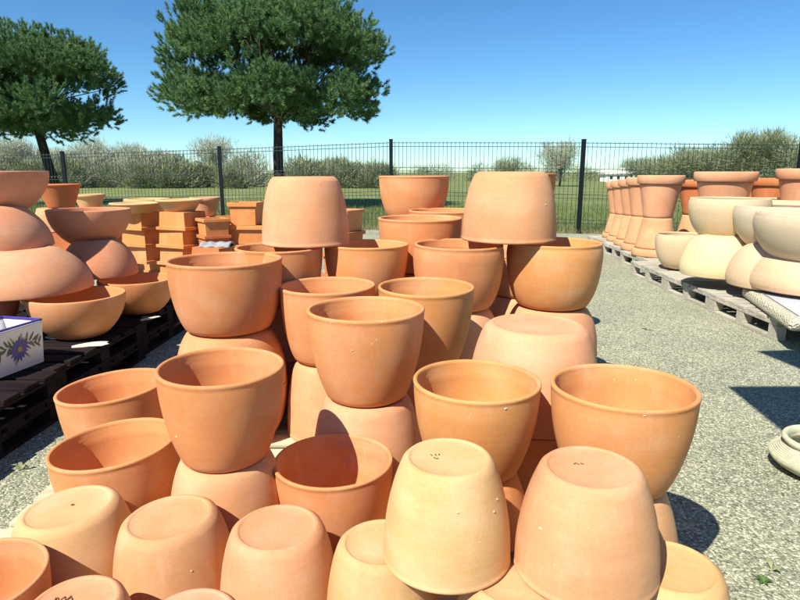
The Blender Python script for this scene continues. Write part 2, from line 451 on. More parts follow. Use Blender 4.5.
U1 = col(366, 243, 1.08, 84, 3, ['open pot touching the right edge of the left top upturned pot', 'upturned pot second down behind the centre of the heap', 'bottom pot behind the centre of the heap'], ['orange', 'pink', 'orange'], 'wide')
U2 = col(279, 246, 1.08, 86, 3, ['open pot mostly hidden under the left top upturned pot', 'upturned pot second down below the left top upturned pot', 'bottom pot below the left top upturned pot'], ['orange', 'pink', 'orange'], 'wide')
U3 = col(458, 243, 1.085, 91, 3, ['open pot under the left side of the right top upturned pot', 'upturned pot second down left of the right back column', 'bottom pot left of the right back column'], ['orange', 'pink', 'orange'], 'round', share=.39)
U4 = col(555, 241, 1.09, 94, 3, ['bulging amber open pot under the right top upturned pot, beside the gravel lane', 'upturned pot under the bulging amber pot', 'bottom pot of the right back column'], ['amber', 'pink', 'orange'], ['round', 'wide'], share=.40)
Q_ = col(420, 217, 1.205, 83, 3, ['wide open pot in front of the highest open pot at the back', 'upturned pot second down in the back row centre', 'bottom pot in the back row centre'], 'orange', 'wide')
def col_d(u, y, d, wpx, n, labels, tints, kinds):
    P = at_d(u, y, d); D = wpx*d/600; H = (P.z-PB)/n; up = True
    for k in range(n):
        pot(Vector((P.x, P.y, P.z-(k+1)*H)), D, H-.002, up, tints[min(k, len(tints)-1)], kinds, labels[k]); up = not up
    print('COLD', labels[0], P, D, H)
col_d(414, 175.5, 4.95, 70, 4, ['highest open pot, standing at the back centre against the fence', 'upturned pot under the highest open pot', 'third pot down under the highest open pot', 'bottom pot under the highest open pot'], ['orange', 'orange'], 'wide')
col_d(446, 209.5, 4.55, 74, 3, ['open pot whose lip shows between the highest pot and the right top upturned pot', 'upturned pot below the back lip right of the highest pot', 'bottom pot right of the highest pot'], ['orange'], 'wide')
col_d(522, 173, 4.95, 66, 4, ['reddish open pot just showing behind the right top upturned pot', 'upturned pot behind the right top upturned pot', 'third pot down in the column behind the right top upturned pot', 'bottom pot in the column behind the right top upturned pot'], ['red', 'pink'], 'wide')

def inv_d(u, y, d, H, wr, tint, kind, label):
    P = at_d(u, y, d); D = wr*(d+.07)/600
    print('INVD', label[:30], P, D)
    return pot(Vector((P.x, P.y, P.z-H)), D, H, False, tint, kind, label)
def inv_at(u, y, zt, H, wr, tint, kind, label, **kw):
    """upturned pot: base disc centred on (u,y) at height zt"""
    P, d = at_z(u, y, zt); dr = P.y*CP+(EYE-(zt-H))*SP; D = wr*dr/600
    print('INV %-46s X%.2f Y%.2f z%.2f-%.2f D%.3f H/D %.2f' % (label[:46], P.x, P.y, zt-H, zt, D, H/D))
    return pot(Vector((P.x, P.y, zt-H)), D, H, False, tint, kind, label, **kw)
T1 = inv_d(304, 176.5, 3.50, .39, 86, 'pink', 'wide', 'pale pink upturned pot on top of the heap, left of the two on top')
T2 = inv_d(511, 171.5, 3.56, .403, 93, 'pink', 'wide', 'pale pink upturned pot on top of the heap, right of the two on top')
Nn = inv_at(448, 456, .735, .295, 127, 'yellow', 'deep', 'yellowish upturned pot with a dotted mark on its base, front centre, on top of others')
Oo = inv_at(591, 466, .735, .295, 139, 'sand', 'deep', 'peach upturned pot on top of two others at the front right')
S1 = inv_at(68, 506, .44, .31, 118, 'yellow', 'wide', 'yellow upturned pot at the left front corner beside the pallet edge', tilt=-.06, tdir=PI/2)
S2 = inv_at(169, 516, .45, .32, 118, 'sand', 'wide', 'pink peach upturned pot in the front row, second from the left', tilt=-.04, tdir=PI/2)
S3 = inv_at(277, 526, .45, .32, 116, 'pink', 'wide', 'smooth pink upturned pot in the front row below the low open pot')
S4 = inv_at(382, 541, .44, .31, 112, 'yellow', 'wide', 'cream yellow upturned pot partly under the dotted front centre pot')
S5 = inv_at(515, 577, .44, .31, 122, 'sand', 'wide', 'orange cream upturned pot between and below the two front top ones')
S6 = inv_at(672, 565, .44, .31, 122, 'yellow', 'wide', 'cream upturned pot at the bottom right corner of the heap')
P26 = inv_at(74, 602, .44, .31, 118, 'pink', 'wide', 'pink upturned pot with a scribbled mark, cut by the bottom edge on the left')
P27 = inv_at(190, 617, .44, .31, 122, 'pink', 'wide', 'pink upturned pot just showing at the bottom edge, left')
Pq, dq = at_z(-28, 577, .44)
pot(Vector((Pq.x, Pq.y, PB)), .36, .31, True, 'orange', 'wide', 'open pot cut off by the bottom left corner of the picture')
# base marks
def mark(o, D, H, off, pts_list, wdt=.0035):
    m = MB()
    for pts in pts_list:
        m.tube([((off[0]+p[0])/D, (off[1]+p[1])/D, -.0) for p in pts], wdt/D*.5, 5)
    # placed on the base face (local z ~ .018 recess), as a child
    c = m.build('maker_mark', MARK, o); c.location = (0, 0, .016)
    c.rotation_euler = (0, 0, -o_rot(o)); c.scale = (1, 1, 1)
def o_rot(o): return 0
def base_mark(o, dxw, dyw, strokes):
    """strokes in metres, world axes, on the base of an upturned pot"""
    m = MB(); inv = o.matrix_basis.inverted()
    cx, cy, cz = o.location
    for pts in strokes:
        wp = [Vector((cx+dxw+p[0], cy+dyw+p[1], cz-.0015)) for p in pts]
        m.tube([inv @ q for q in wp], .0045, 4)
    return m.build('maker_mark', MARK, o)
base_mark(Nn, -.035, .0, [[(-.012, .012), (-.008, .006)], [(0, .014), (.003, .007)], [(.012, .016), (.010, .009)], [(-.004, -.004), (0, -.012), (.008, -.01)]])
base_mark(Oo, -.03, .015, [[(-.012, 0), (-.004, .005), (.002, -.003)], [(.008, .004), (.014, -.002)]])
base_mark(P26, -.03, .01, [[(-.03, -.012), (-.02, .008), (-.012, -.008), (-.004, .012), (.004, -.006), (.012, .01), (.02, .0)], [(.0, -.02), (.01, .015)], [(-.026, .008), (-.018, -.014)]])
base_mark(S1, .01, .01, [[(-.006, 0), (0, .005), (.006, 0), (0, -.005), (-.006, 0)]])

CHIPM = simple('fresh_chip', (.70, .48, .30), .9, .1)
def chip(o, ox, s, size):
    """small knocked-off flake on the camera side; ox = sideways offset in radii, s = height from the foot 0..1"""
    bpy.context.view_layer.update()
    D, H = o.scale.x, o.scale.z
    best = None
    for v in o.data.vertices:            # the outer skin nearest that height, facing the camera
        w_ = o.matrix_world @ v.co
        rel = (w_.x-o.location.x)/(D*.5); rad_ = math.hypot(v.co.x, v.co.y)
        e = abs(rel-ox)*.8+abs(v.co.z-s)+(5 if w_.y > o.location.y else 0)-rad_*.9
        if best is None or e < best[0]: best = (e, w_)
    w_ = best[1]; out = Vector((w_.x-o.location.x, w_.y-o.location.y, 0)).normalized(); side = Vector((-out.y, out.x, 0))
    inv = o.matrix_world.inverted(); n = 9; V = []
    for k in range(n):
        a = 2*PI*k/n; q = size*R.uniform(.6, 1.1)
        V.append(inv @ (w_+out*.0008+side*math.cos(a)*q+Vector((0, 0, math.sin(a)*q*.7))))
    V.append(inv @ (w_+out*.0035)); V.append(inv @ (w_-out*.004))
    F = [(k, (k+1) % n, n) for k in range(n)]+[((k+1) % n, k, n+1) for k in range(n)]
    mesh_obj('chip', new_mesh('chip', V, F, False), CHIPM, o)
chip(G_[0], .33, .93, .007); chip(H_[0], -.1, .95, .005); chip(H_[0], .72, .5, .006); chip(B_[0], -.5, .42, .006)
chip(Nn, .1, .25, .006); chip(Nn, .62, .35, .005); chip(Nn, .68, .28, .004); chip(Oo, -.78, .42, .008); chip(T2, .62, .45, .012); chip(Oo, -.62, .66, .004)
chip(S2, .55, .3, .005); chip(E_[0], -.2, .7, .004)

# overlap report
def prof_r(kind, s):
    bR = {'deep': .66, 'wide': .70, 'round': .66}[kind]; pw = {'deep': .8, 'wide': .62, 'round': .6}[kind]
    return .5*(bR+(1-bR)*math.sin(PI/2*min(1, max(0, s)**pw)))
for i in range(len(placed)):
    for j in range(i):
        a, b_ = placed[i], placed[j]
        z0 = max(a[3], b_[3]); z1 = min(a[3]+a[4], b_[3]+b_[4])
        if z1-z0 < .01: continue
        dd = math.hypot(a[1]-b_[1], a[2]-b_[2]); worst = 0
        for k in range(9):
            z = z0+(z1-z0)*k/8
            def rad(q):
                s = (z-q[3])/q[4]; s = s if q[6] else 1-s
                return prof_r(q[7], s)*q[5]
            worst = max(worst, rad(a)+rad(b_)-dd)
        if worst > .012: print('OVERLAP %.3f | %s | %s' % (worst, a[0], b_[0]))

# ------------------------------------------------------------------ pallets
def pallet(x, y, z, sx, sy, h, mat, label, group, rz=0, nb=7, boards_along='x'):
    root = empty('pallet', (x, y, z), rz); tag(root, label, 'pallet', group)
    t = h*.15; bw = sy/nb*.80
    for k in range(nb):
        m = MB(); yy = -sy/2+bw/2+(sy-bw)*k/(nb-1)
        m.box((0, yy, h-t/2), (sx+R.uniform(-.01, .01), bw, t), R.uniform(-.006, .006), .002); m.build('deck_board', mat, root, bevel=.003)
    for xx in (-sx/2+.05, 0, sx/2-.05):
        m = MB(); m.box((xx, 0, h-t*1.5-.001), (.1, sy-.004, t-.002)); m.build('stringer', mat, root, bevel=.003)
        m = MB(); m.box((xx, 0, t/2), (.1, sy-.004, t)); m.build('bottom_board', mat, root, bevel=.003)
        for yy in (-sy/2+.06, 0, sy/2-.06):
            m = MB(); m.box((xx, yy, (h-t)/2), (.094, .12, h-3*t-.004)); m.build('block', mat, root, bevel=.003)
    return root
nm = {0: 'nearest', 1: 'second', 2: 'third', 3: 'farthest'}
for i, x in enumerate((-.96, .31)):
    for j, y in enumerate((1.70, 2.93, 4.16, 5.39)):
        pallet(x, y, 0, 1.22, 1.2, PB-.002, W_PALE, '%s cream wooden pallet under the %s half of the pot heap' % (nm[j], ('left', 'right')[i]), 'pallets under the pot heap')
# left platform: dark pallets, two high
for i, y in enumerate((2.95, 4.17, 5.39)):
    for lvl in (0, 1):
        pallet(-2.73+.012*i, y, lvl*.15, 1.2, 1.2, .15, W_DARK, 'dark weathered pallet, %s of its pair, %s in the left platform' % (('lower', 'upper')[lvl], ('nearest', 'middle one', 'farthest')[i]), 'dark pallets of the left platform', rz=-.04)
        if True: pallet(-3.95, y+.05, lvl*.15, 1.2, 1.2, .15, W_DARK, 'dark weathered pallet, %s of its pair, %s in the outer row at the left' % (('lower', 'upper')[lvl], ('nearest', 'middle one', 'farthest')[i]), 'dark pallets of the left platform')

# ------------------------------------------------------------------ bowls on the left
def bowl_profile(H, base=.42, p=.5, incurve=0, t=.03):
    out = [(0, .006), (base*.5*.8, .006), (base*.5*.9, 0), (base*.5, .006)]
    def r(s):
        q = base+(1-base)*(1-(1-s)**2.0)**p
        if incurve and s > .68: q -= incurve*((s-.68)/.32)**2
        return .5*q
    for i in range(1, 23): s = i/24; out.append((r(s), s*H))
    re = r(1)
    out += [(re, H*.97), (re*.998, H*.99), (re-.008, H), (re-t+.006, H), (re-t, H*.985), (re-t, H*.96)]
    for i in range(22, 1, -1): s = i/24; out.append((max(.03, r(s)-t), s*H*.94+.04))
    out += [(base*.3, .05), (0, .045)]
    return out
BOWL = lathe('bowl', bowl_profile(.46, .47, .80), 72, .005, 3); BOWL.materials.append(CLAY)
def bowl(x, y, z, D, up, tint, label, H=None, me=BOWL, group='terracotta bowls stacked on the dark platform', name='terracotta_bowl', h0=.46):
    o = mesh_obj(name, me); H = H or h0*D
    o.scale = (D, D, H/h0); o.location = (x, y, z if up else z+H); o.rotation_euler = (0 if up else PI, 0, R.uniform(0, 6))
    t = TINT[tint] if isinstance(tint, str) else tint; o.color = t
    tag(o, label, 'bowl', group); return o
PZ = .30
TINT['brick'] = (.60, .26, .145, .25)
def bowl_px(u, y, z, wpx, up, tint, label, H=None, **k):
    """(u,y) = rim centre, z = rim height"""
    P, d = at_z(u, y, z); D = wpx*d/600; H = H or .45*D
    print('BOWL %-40s X%.2f Y%.2f z%.2f D%.2f H%.2f' % (label[:40], P.x, P.y, z, D, H))
    return bowl(P.x, P.y, z-H if up else z, D, up, tint, label, H, **k)
bowl_px(76, 294, .615, 91, True, 'orange', 'upright bowl in front beside the painted white planter', H=.315)
bowl_px(137, 278, .60, 73, True, 'orange', 'upright bowl at the right corner of the dark platform', H=.30)
bowl(-3.10, 5.25, .30, .64, True, 'brick', 'upright bowl at the back of the dark platform, under the taller pair', .30)
bowl(-3.12, 4.25, .30, .62, True, 'brick', 'pinkish upright bowl behind the painted white planter', .30)
bowl(-3.75, 4.55, .30, .66, True, 'brick', 'upright bowl at the far left under the tall stack', .31)
def bowl_at_d(u, y, d, wpx, H, up, tint, label):
    P = at_d(u, y, d); D = wpx*d/600
    print('BOWLD %-40s X%.2f Y%.2f z%.2f D%.2f' % (label[:40], P.x, P.y, P.z, D))
    bowl(P.x, P.y, P.z-H if up else P.z, D, up, tint, label, H)
bowl_at_d(22, 289, 4.55, 130, .315, False, 'pink', 'large pale upturned bowl at the bottom of the leftmost stack')
bowl_at_d(-7, 247, 4.6, 108, .315, False, 'rose', 'middle upturned bowl of the leftmost stack')
bowl_at_d(-10, 171, 4.65, 103, .31, True, 'rose', 'topmost upright bowl of the leftmost stack')
bowl_at_d(100, 274, 5.25, 72, .31, False, 'brick', 'shaded upturned bowl under the wide upright bowl, right of the leftmost stack')
bowl_at_d(89, 209, 5.25, 77, .30, True, 'brick', 'wide upright bowl with a wedge of sunlight, on the shaded upturned one')

# painted white planter
def hollow_box(lx, ly, h, t, flare=0, lip=None):
    """rectangular trough, open top, flared sides, optional thick lip; returns V,F"""
    V, F = [], []
    rings = [(lx/2-flare, ly/2-flare, 0)]
    if lip:
        lw, lh = lip
        rings += [(lx/2-lw, ly/2-lw, h-lh), (lx/2, ly/2, h-lh+.002), (lx/2, ly/2, h-.004), (lx/2-.004, ly/2-.004, h)]
    else: rings += [(lx/2, ly/2, h-.004), (lx/2-.003, ly/2-.003, h)]
    tt = t+(lip[0] if lip else 0)
    rings += [(lx/2-tt, ly/2-tt, h), (lx/2-tt-.002, ly/2-tt-.002, h-.006), (lx/2-flare-t-.002, ly/2-flare-t-.002, t)]
    for a, b_, z in rings: V += [(-a, -b_, z), (a, -b_, z), (a, b_, z), (-a, b_, z)]
    for i in range(len(rings)-1):
        for k in range(4): F.append((4*i+k, 4*i+(k+1) % 4, 4*(i+1)+(k+1) % 4, 4*(i+1)+k))
    F.append((3, 2, 1, 0)); n = 4*(len(rings)-1); F.append((n, n+1, n+2, n+3))
    return V, F
# planter local frame: +x = painted face normal, y along length
pc, _ = at_z(47, 361, PZ); pl_rz = math.radians(-13)
LEN, DEP, HT = .50, .30, .29
root = empty('painted_planter', (0, 0, PZ), pl_rz)
loc = Matrix.Rotation(pl_rz, 3, 'Z') @ Vector((-DEP/2, -LEN/2, 0))
root.location = (pc.x+loc.x, pc.y+loc.y, PZ)
tag(root, 'white glazed trough planter painted with a purple flower and a blue rim', 'planter')
V, F = hollow_box(DEP, LEN, HT-.022, .012, .012)
b = mesh_obj('body', new_mesh('planter_body', V, F, False), WHITE, root)
V, F = [], []
o_, i_ = .003, .014
m = MB()
m.box((0, LEN/2-.004, HT-.011), (DEP+.006, .014, .014)); m.box((0, -LEN/2+.004, HT-.011), (DEP+.006, .014, .014))
m.box((DEP/2-.004, 0, HT-.011), (.014, LEN-.022, .014)); m.box((-DEP/2+.004, 0, HT-.011), (.014, LEN-.022, .014))
m.build('blue_rim', BLUE, root, bevel=.003)
def petal_mesh(items, name, mat, xoff):
    m = MB()
    for (cy, cz, ang, ln, wd) in items:
        b0 = len(m.V); npt = 8; up_, dn = [], []
        for k in range(npt+1):
            s = k/npt; w_ = wd*math.sin(PI*min(1, s*1.0)**.8)*.5+.0006
            y_ = cy+math.cos(ang)*ln*s; z_ = cz+math.sin(ang)*ln*s
            ny, nz = -math.sin(ang)*w_, math.cos(ang)*w_
            # the face leans outward with height
            fx = DEP/2-.012+.012*z_/(HT-.022)+xoff
            up_.append((fx, y_+ny, z_+nz)); dn.append((fx, y_-ny, z_-nz))
        m.V += [Vector(v) for v in up_+dn]
        for k in range(npt): m.F.append((b0+k, b0+k+1, b0+npt+1+k+1, b0+npt+1+k))
    return m.build(name, mat, root)
fc = (LEN/2-.19, .135)
petal_mesh([(fc[0]+math.cos(a)*.014, fc[1]+math.sin(a)*.014, a, R.uniform(.052, .07), .018) for a in [k*2*PI/17 for k in range(17)]], 'painted_flower', BLUE, .004)
petal_mesh([(fc[0]+math.cos(a)*.002, fc[1]+math.sin(a)*.002, a, .019, .008) for a in [k*2*PI/8 for k in range(8)]], 'flower_centre', YEL, .0065)
lv = []
for k in range(22):
    side = 1 if k % 2 else -1; s = (k//2)/11
    bx = fc[0]+side*(.03+s*.13); bz = fc[1]+.01+math.sin(s*4)*.02
    lv.append((bx, bz, (PI/2-side*R.uniform(.2, 1.1)) if k % 4 < 2 else (-PI/2+side*R.uniform(.2, 1.1)), R.uniform(.035, .075), .013))
petal_mesh(lv, 'painted_leaves', OLIVE, .0025)
petal_mesh([(fc[0]+dx_, fc[1]+dz_, a, .05, .011) for dx_, dz_, a in ((.01, .05, 1.2), (-.03, .045, 2.2), (.04, -.035, -.8), (-.02, -.05, -1.9), (.035, .04, .7))], 'painted_sprigs', YEL, .0032)

# scraps of paper on the platform
for (u, y, sx, sy, a, lab) in ((92, 344, .22, .12, .4, 'torn pale paper sheet lying in front of the near upright bowl'), (53, 337, .12, .07, -.5, 'pale paper scrap between the painted planter and the bowl'), (150, 318, .16, .05, .9, 'pale strip of card beneath the corner bowl')):
    P, d = at_z(u, y, PZ+.006); V = []
    n = 12
    for k in range(n):
        an = 2*PI*k/n; q = R.uniform(.35, .55)
        V.append((math.cos(an)*sx*q*2*.6, math.sin(an)*sy*q*2*.6, 0))
    V = V+[(v[0], v[1], .004) for v in V]; F = [tuple(reversed(range(n))), tuple(range(n, 2*n))]+[(k, (k+1) % n, n+(k+1) % n, n+k) for k in range(n)]
    o = mesh_obj('paper_scrap', new_mesh('paper_scrap', V, F, False), SCRAP); o.location = (P.x, P.y, PZ+.002); o.rotation_euler = (0, 0, a)
    tag(o, lab, 'paper scrap', 'paper scraps on the dark platform')

# ------------------------------------------------------------------ square planters behind, left
def sq_mesh(h=.5, lip=.06, lh=.09, flare=.085, ratio=1.0):
    V, F = hollow_box(1, ratio, h, .035, flare, (lip, lh)); me = new_mesh('square_planter', V, F, False); me.materials.append(CLAY); return me
SQ = sq_mesh(); SQL = sq_mesh(.42, .035, .09, .06, .42)
def planter(x, y, z, w_, h, up, rz, tint, label, me=SQ, h0=.5, group='rectangular planters stacked behind the heap', nm_='square_planter'):
    o = mesh_obj(nm_, me); o.scale = (w_, w_, h/h0); o.location = (x, y, z if up else z+h); o.rotation_euler = (0 if up else PI, 0, rz)
    o.color = TINT[tint]; tag(o, label, 'planter', group)
    md = o.modifiers.new('bevel', 'BEVEL'); md.width = .008; md.segments = 2; md.limit_method = 'ANGLE'
    return o
RZ = math.radians(-25)
def stack(u, ytop, d, w_, n, h, rz, tints, desc, ups=None, me=SQ, h0=.5, nm_='square_planter'):
    P = at_d(u, ytop, d); z = P.z
    ordn = ['top', 'second', 'third', 'fourth', 'fifth', 'lowest']
    for k in range(n):
        zz = z-h*(k+1); P.x += R.uniform(-.03, .03); P.y += R.uniform(-.03, .03)
        if zz < .0: break
        planter(P.x, P.y, zz, w_*(1-.0*k), h-.003, (ups[k] if ups else False), rz+R.uniform(-.06, .06), tints[k % len(tints)], '%s %s' % (ordn[k]+(' box' if k else ' box'), desc), me, h0, nm_=nm_)
stack(141, 212, 8.6, .50, 4, .24, RZ, ['tile', 'tile', 'orange'], 'of the square planter stack left of the tallest one')
stack(181, 211, 8.2, .50, 4, .24, RZ, ['tile', 'tile', 'orange'], 'of the square planter stack in the middle, corner towards the yard')
stack(160, 226, 9.2, .5, 4, .23, RZ+.05, ['tile', 'tile', 'orange'], 'of the square planter stack behind the middle ones')
stack(110, 226, 8.9, .5, 4, .24, RZ-.05, ['tile', 'tile', 'orange'], 'of the square planter stack half hidden by the wide bowl')
# round lipped planters on the stacks
def lip_profile(H=.5):
    out = [(0, .01), (.26, .01), (.28, 0), (.30, .01)]
    for i in range(1, 12): s = i/12; out.append((.30+.145*s**.8, s*H*.78))
    out += [(.452, H*.79), (.48, H*.795), (.497, H*.82), (.5, H*.9), (.497, H*.98), (.485, H), (.43, H), (.42, H*.985), (.415, H*.9)]
    for i in range(10, 1, -1): s = i/12; out.append((.26+.145*s**.8, s*H*.9+.03))
    out += [(.2, .05), (0, .05)]; return out
LIPB = lathe('lipped_planter', lip_profile(), 64, .003, 5); LIPB.materials.append(CLAY)
def lipped(u, y, d, wpx, H, tint, label):
    P = at_d(u, y, d); D = wpx*d/600
    o = bowl(P.x, P.y, P.z-H, D, True, tint, label, H, me=LIPB, group='round lipped planters on the square ones', name='lipped_planter', h0=.5); o['category'] = 'planter'
    return P.z-H
lipped(136, 202.5, 8.5, 50, .15, 'yellow', 'low lipped planter on the left square stack, just right of the wide bowl')
lipped(179, 199, 8.2, 45, .17, 'yellow', 'lipped planter on the middle square stack')
lipped(147, 198.5, 9.4, 44, .30, 'yellow', 'lipped planter behind and between the two square stacks')
lipped(205, 197, 8.9, 30, .28, 'sand', 'smallest lipped planter right of the middle stack beside the fence post')
lipped(89, 194, 9.3, 30, .22, 'yellow', 'small lipped planter alone in front of the meadow, behind the wide bowl')
for (u, y, d, wd, lab) in ((147, 218, 9.4, .45, 'left'), (205, 216, 8.9, .42, 'right'), (89, 208, 9.3, .4, 'small')):
    P = at_d(u, y, d); z = P.z-.0; h = (z-.02)/4
    for k in range(4): planter(P.x, P.y, .02+h*k, wd, h-.003, False, RZ+.1*k, 'orange', 'square planter level %s from the ground below the %s lipped planter' % (('one', 'two', 'three', 'four')[k], {'left': 'rear', 'right': 'smallest', 'small': 'lone small'}[lab]))
# row of shaded boxes and yellow boxes
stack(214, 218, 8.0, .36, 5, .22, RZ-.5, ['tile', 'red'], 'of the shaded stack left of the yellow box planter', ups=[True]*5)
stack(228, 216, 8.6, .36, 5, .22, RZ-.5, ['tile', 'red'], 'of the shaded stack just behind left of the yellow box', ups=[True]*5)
P = at_d(246, 202, 8.2)
planter(P.x, P.y, P.z-.30, .40, .30, True, -.06, 'tile', 'yellow square planter with a lip, standing left of the left top pot')
zz = P.z-.30
planter(P.x+.22, P.y-.03, zz-.26, .95, .255, True, -.06, 'tile', 'long yellow trough planter under the yellow square planter', SQL, .42, nm_='trough_planter')
for k in range(3): planter(P.x+.22, P.y-.02, zz-.26-.255*(k+1), .90, .25, True, -.06, 'orange', 'long trough planter %s below the long yellow one' % ('one', 'two', 'three')[k], SQL, .42, nm_='trough_planter')
P = at_d(352, 209, 7.6)
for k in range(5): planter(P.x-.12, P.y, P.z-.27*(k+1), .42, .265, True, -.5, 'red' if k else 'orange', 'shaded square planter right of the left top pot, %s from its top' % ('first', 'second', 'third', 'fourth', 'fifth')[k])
# red cone planter far left on its upturned one
def cone_profile(H=.6):
    out = [(0, .01), (.26, .01), (.28, 0), (.29, .01)]
    out += [(.29+.19*s/10, s/10*H*.93) for s in range(1, 11)]+[(.495, H*.935), (.5, H*.96), (.495, H), (.45, H), (.44, H*.97)]
    out += [(.25+.18*s/10, s/10*H*.9+.03) for s in range(9, 1, -1)]+[(.2, .05), (0, .05)]; return out
CONE = lathe('cone_planter', cone_profile(), 64, .003, 9); CONE.materials.append(CLAY)
P = at_d(58.5, 184, 6.9); o = bowl(P.x, P.y, P.z-.27, 41*6.9/600, True, 'red', 'red flared planter standing in front of the pine trunk, left', .27, me=CONE, name='flared_planter', h0=.6, group='flared planters at the left'); o['category'] = 'planter'
z1 = P.z-.27
o = bowl(P.x-.12, P.y-.02, z1-.27, .46, False, 'sand', 'pale upturned flared planter under the red one', .27, me=CONE, name='flared_planter', h0=.6, group='flared planters at the left'); o['category'] = 'planter'
for k in range(3):
    h = (z1-.27-.02)/3; planter(P.x-.06, P.y+.0, .02+h*k, .55, h-.003, False, .15, ('orange', 'sand', 'red')[k], 'square planter, %s of three under the pale flared one' % ('lowest', 'middle', 'highest')[k])
# grey folded plastic
m = MB(); P = at_d(217, 243, 7.4)
V, F = [], []
nx, ny = 16, 8
for j in range(ny+1):
    for i in range(nx+1):
        x = (i/nx-.5)*.36; y = (j/ny-.5)*.3
        V.append((x, y, .006*math.sin(i*1.1+j*.7)+.04*(1-(abs(j/ny-.5)*2)**2)+.008*R.random()))
for j in range(ny):
    for i in range(nx): a = j*(nx+1)+i; F.append((a, a+1, a+nx+2, a+nx+1))
o = mesh_obj('plastic_sheet', new_mesh('plastic_sheet', V, F), FOIL); o.location = (P.x, P.y, P.z-.03)
sd = o.modifiers.new('t', 'SOLIDIFY'); sd.thickness = .02
tag(o, 'crumpled grey plastic sheet on a low planter behind the left shoulder pot', 'plastic sheet')
for k in range(4):
    h = (P.z-.045)/4; planter(P.x, P.y, .01+h*k, .5, h-.003, False, RZ, 'red', 'square planter at level %s below the crumpled grey plastic' % ('one', 'two', 'three', 'four')[k])

# ------------------------------------------------------------------ right side
# big rimmed flower pots in pairs
def fp_body(H=1.0):
    out = [(0, .012), (.27, .012), (.29, 0), (.305, .008)]
    out += [(.305+.135*s/14, s/14*.80) for s in range(1, 15)]
    out += [(.43, .80), (.41, .80)]
    out += [(.265+.135*s/14, s/14*.76+.04) for s in range(13, 1, -1)]+[(.2, .06), (0, .06)]
    return out
def fp_rim():
    return [(.438, .802), (.478, .802), (.488, .815), (.498, .90), (.500, .975), (.49, .995), (.475, 1.0), (.44, 1.0), (.425, .99), (.415, .93), (.41, .805), (.438, .802)]
FB = lathe('flower_pot_body', fp_body(), 64, .003, 2); FR = lathe('flower_pot_rim', fp_rim(), 64, .003, 2)
FB.materials.append(CLAY); FR.materials.append(CLAY)
def flowerpot(x, y, z, D, H, up, tint, label):
    r = empty('flower_pot', (x, y, z if up else z+H)); r.rotation_euler = (0 if up else PI, 0, R.uniform(0, 6)); r.scale = (D, D, H)
    tag(r, label, 'flower pot', 'large rimmed flower pots at the right')
    for nm2, me in (('body', FB), ('rim', FR)):
        c = mesh_obj(nm2, me, None, r); t = TINT[tint]; c.color = (t[0], t[1]*1.03, t[2]*1.05, t[3])
    return r
PR = .20
fps = [(9.35, 641, .70, 'nearest'), (10.05, 629, .66, 'second nearest'), (10.75, 620.5, .66, 'middle'), (11.4, 612.5, .64, 'fourth'), (12.05, 607.5, .62, 'farthest')]
for d, ul, D, nme in fps:
    X = (ul-400)/600*(d-.1)+D/2; Yv = d+.18
    q_ = (d-9.35)/2.7; h2 = .80-.12*q_-PR; h3 = 1.45-.15*q_-PR-h2
    flowerpot(X, Yv, PR, D, h2, False, 'sand', '%s upturned rimmed pot in the row along the lane fence end' % nme)
    flowerpot(X, Yv, PR+h2+.001, D, h3, True, 'pink', '%s upright rimmed pot on top in the row leading to the fence' % nme)
def fp_col(u, y, d, wpx, lab, tint='pink'):
    P = at_d(u, y, d); D = wpx*d/600; h = (P.z-PR)/2
    flowerpot(P.x, P.y, P.z-h, D, h-.001, True, tint, 'rimmed pot %s' % lab); flowerpot(P.x, P.y, P.z-2*h, D, h-.001, False, 'sand', 'upturned pot under that %s' % lab)
fp_col(726, 171.5, 8.1, 58, 'rising behind the nearest wide cream bowl')
fp_col(810, 168.5, 7.7, 58, 'cut by the right edge, highest of the rimmed pots')
fp_col(772, 178, 9.6, 40, 'smaller, between the two high ones at the right', 'red')
fp_col(700, 180, 10.2, 42, 'reddish, behind left of the one rising over the cream bowl', 'red')
fp_col(748, 178.5, 11.0, 36, 'in the back row, right of the one over the cream bowl', 'red')
fp_col(796, 179, 11.0, 36, 'in the back row near the right edge', 'red')
# cream bowls
CB = lathe('cream_bowl', bowl_profile(.50, .40, .5, .05, .03), 72, .004, 8); CB.materials.append(CREAM)
CRM = (.64, .50, .32, .3); CRM2 = (.63, .45, .29, .2); CRM3 = (.58, .48, .34, .2); CRM4 = (.70, .59, .34, .2)
def cbowl(u, y, d, wpx, H, up, c, label):
    P = at_d(u, y, d); D = wpx*d/600
    print('CB', label[:30], 'X%.2f Y%.2f z%.2f D%.2f' % (P.x, P.y, P.z, D))
    return bowl(P.x, P.y, P.z-H if up else P.z, D, up, c, label, H, me=CB, group='cream bowls on the right pallets', name='cream_bowl', h0=.5)
cbowl(730, 198, 7.0, 76, .48, True, CRM, 'upright cream bowl, left one of the top row at the right')
cbowl(786, 205.5, 6.4, 94, .47, True, CRM3, 'upright cream bowl in the middle of the top row, paler')
cbowl(822, 213, 5.8, 120, .48, True, CRM3, 'upright cream bowl with grey bloom, nearest of the top row')
cbowl(790, 199, 7.6, 80, .48, True, CRM, 'upright cream bowl behind the others in the top row')
cbowl(718, 274, 7.0, 74, .46, False, CRM4, 'bright yellow cream upturned bowl, left one of the lower row')
cbowl(772, 285, 6.35, 86, .44, False, CRM2, 'pinkish cream upturned bowl in the middle of the lower row')
cbowl(812, 288, 6.05, 122, .42, False, CRM2, 'upturned cream bowl behind the mosaic table top')
cbowl(683, 234, 8.1, 52, .47, True, CRM, 'small upright cream bowl at the left end of the cream row')
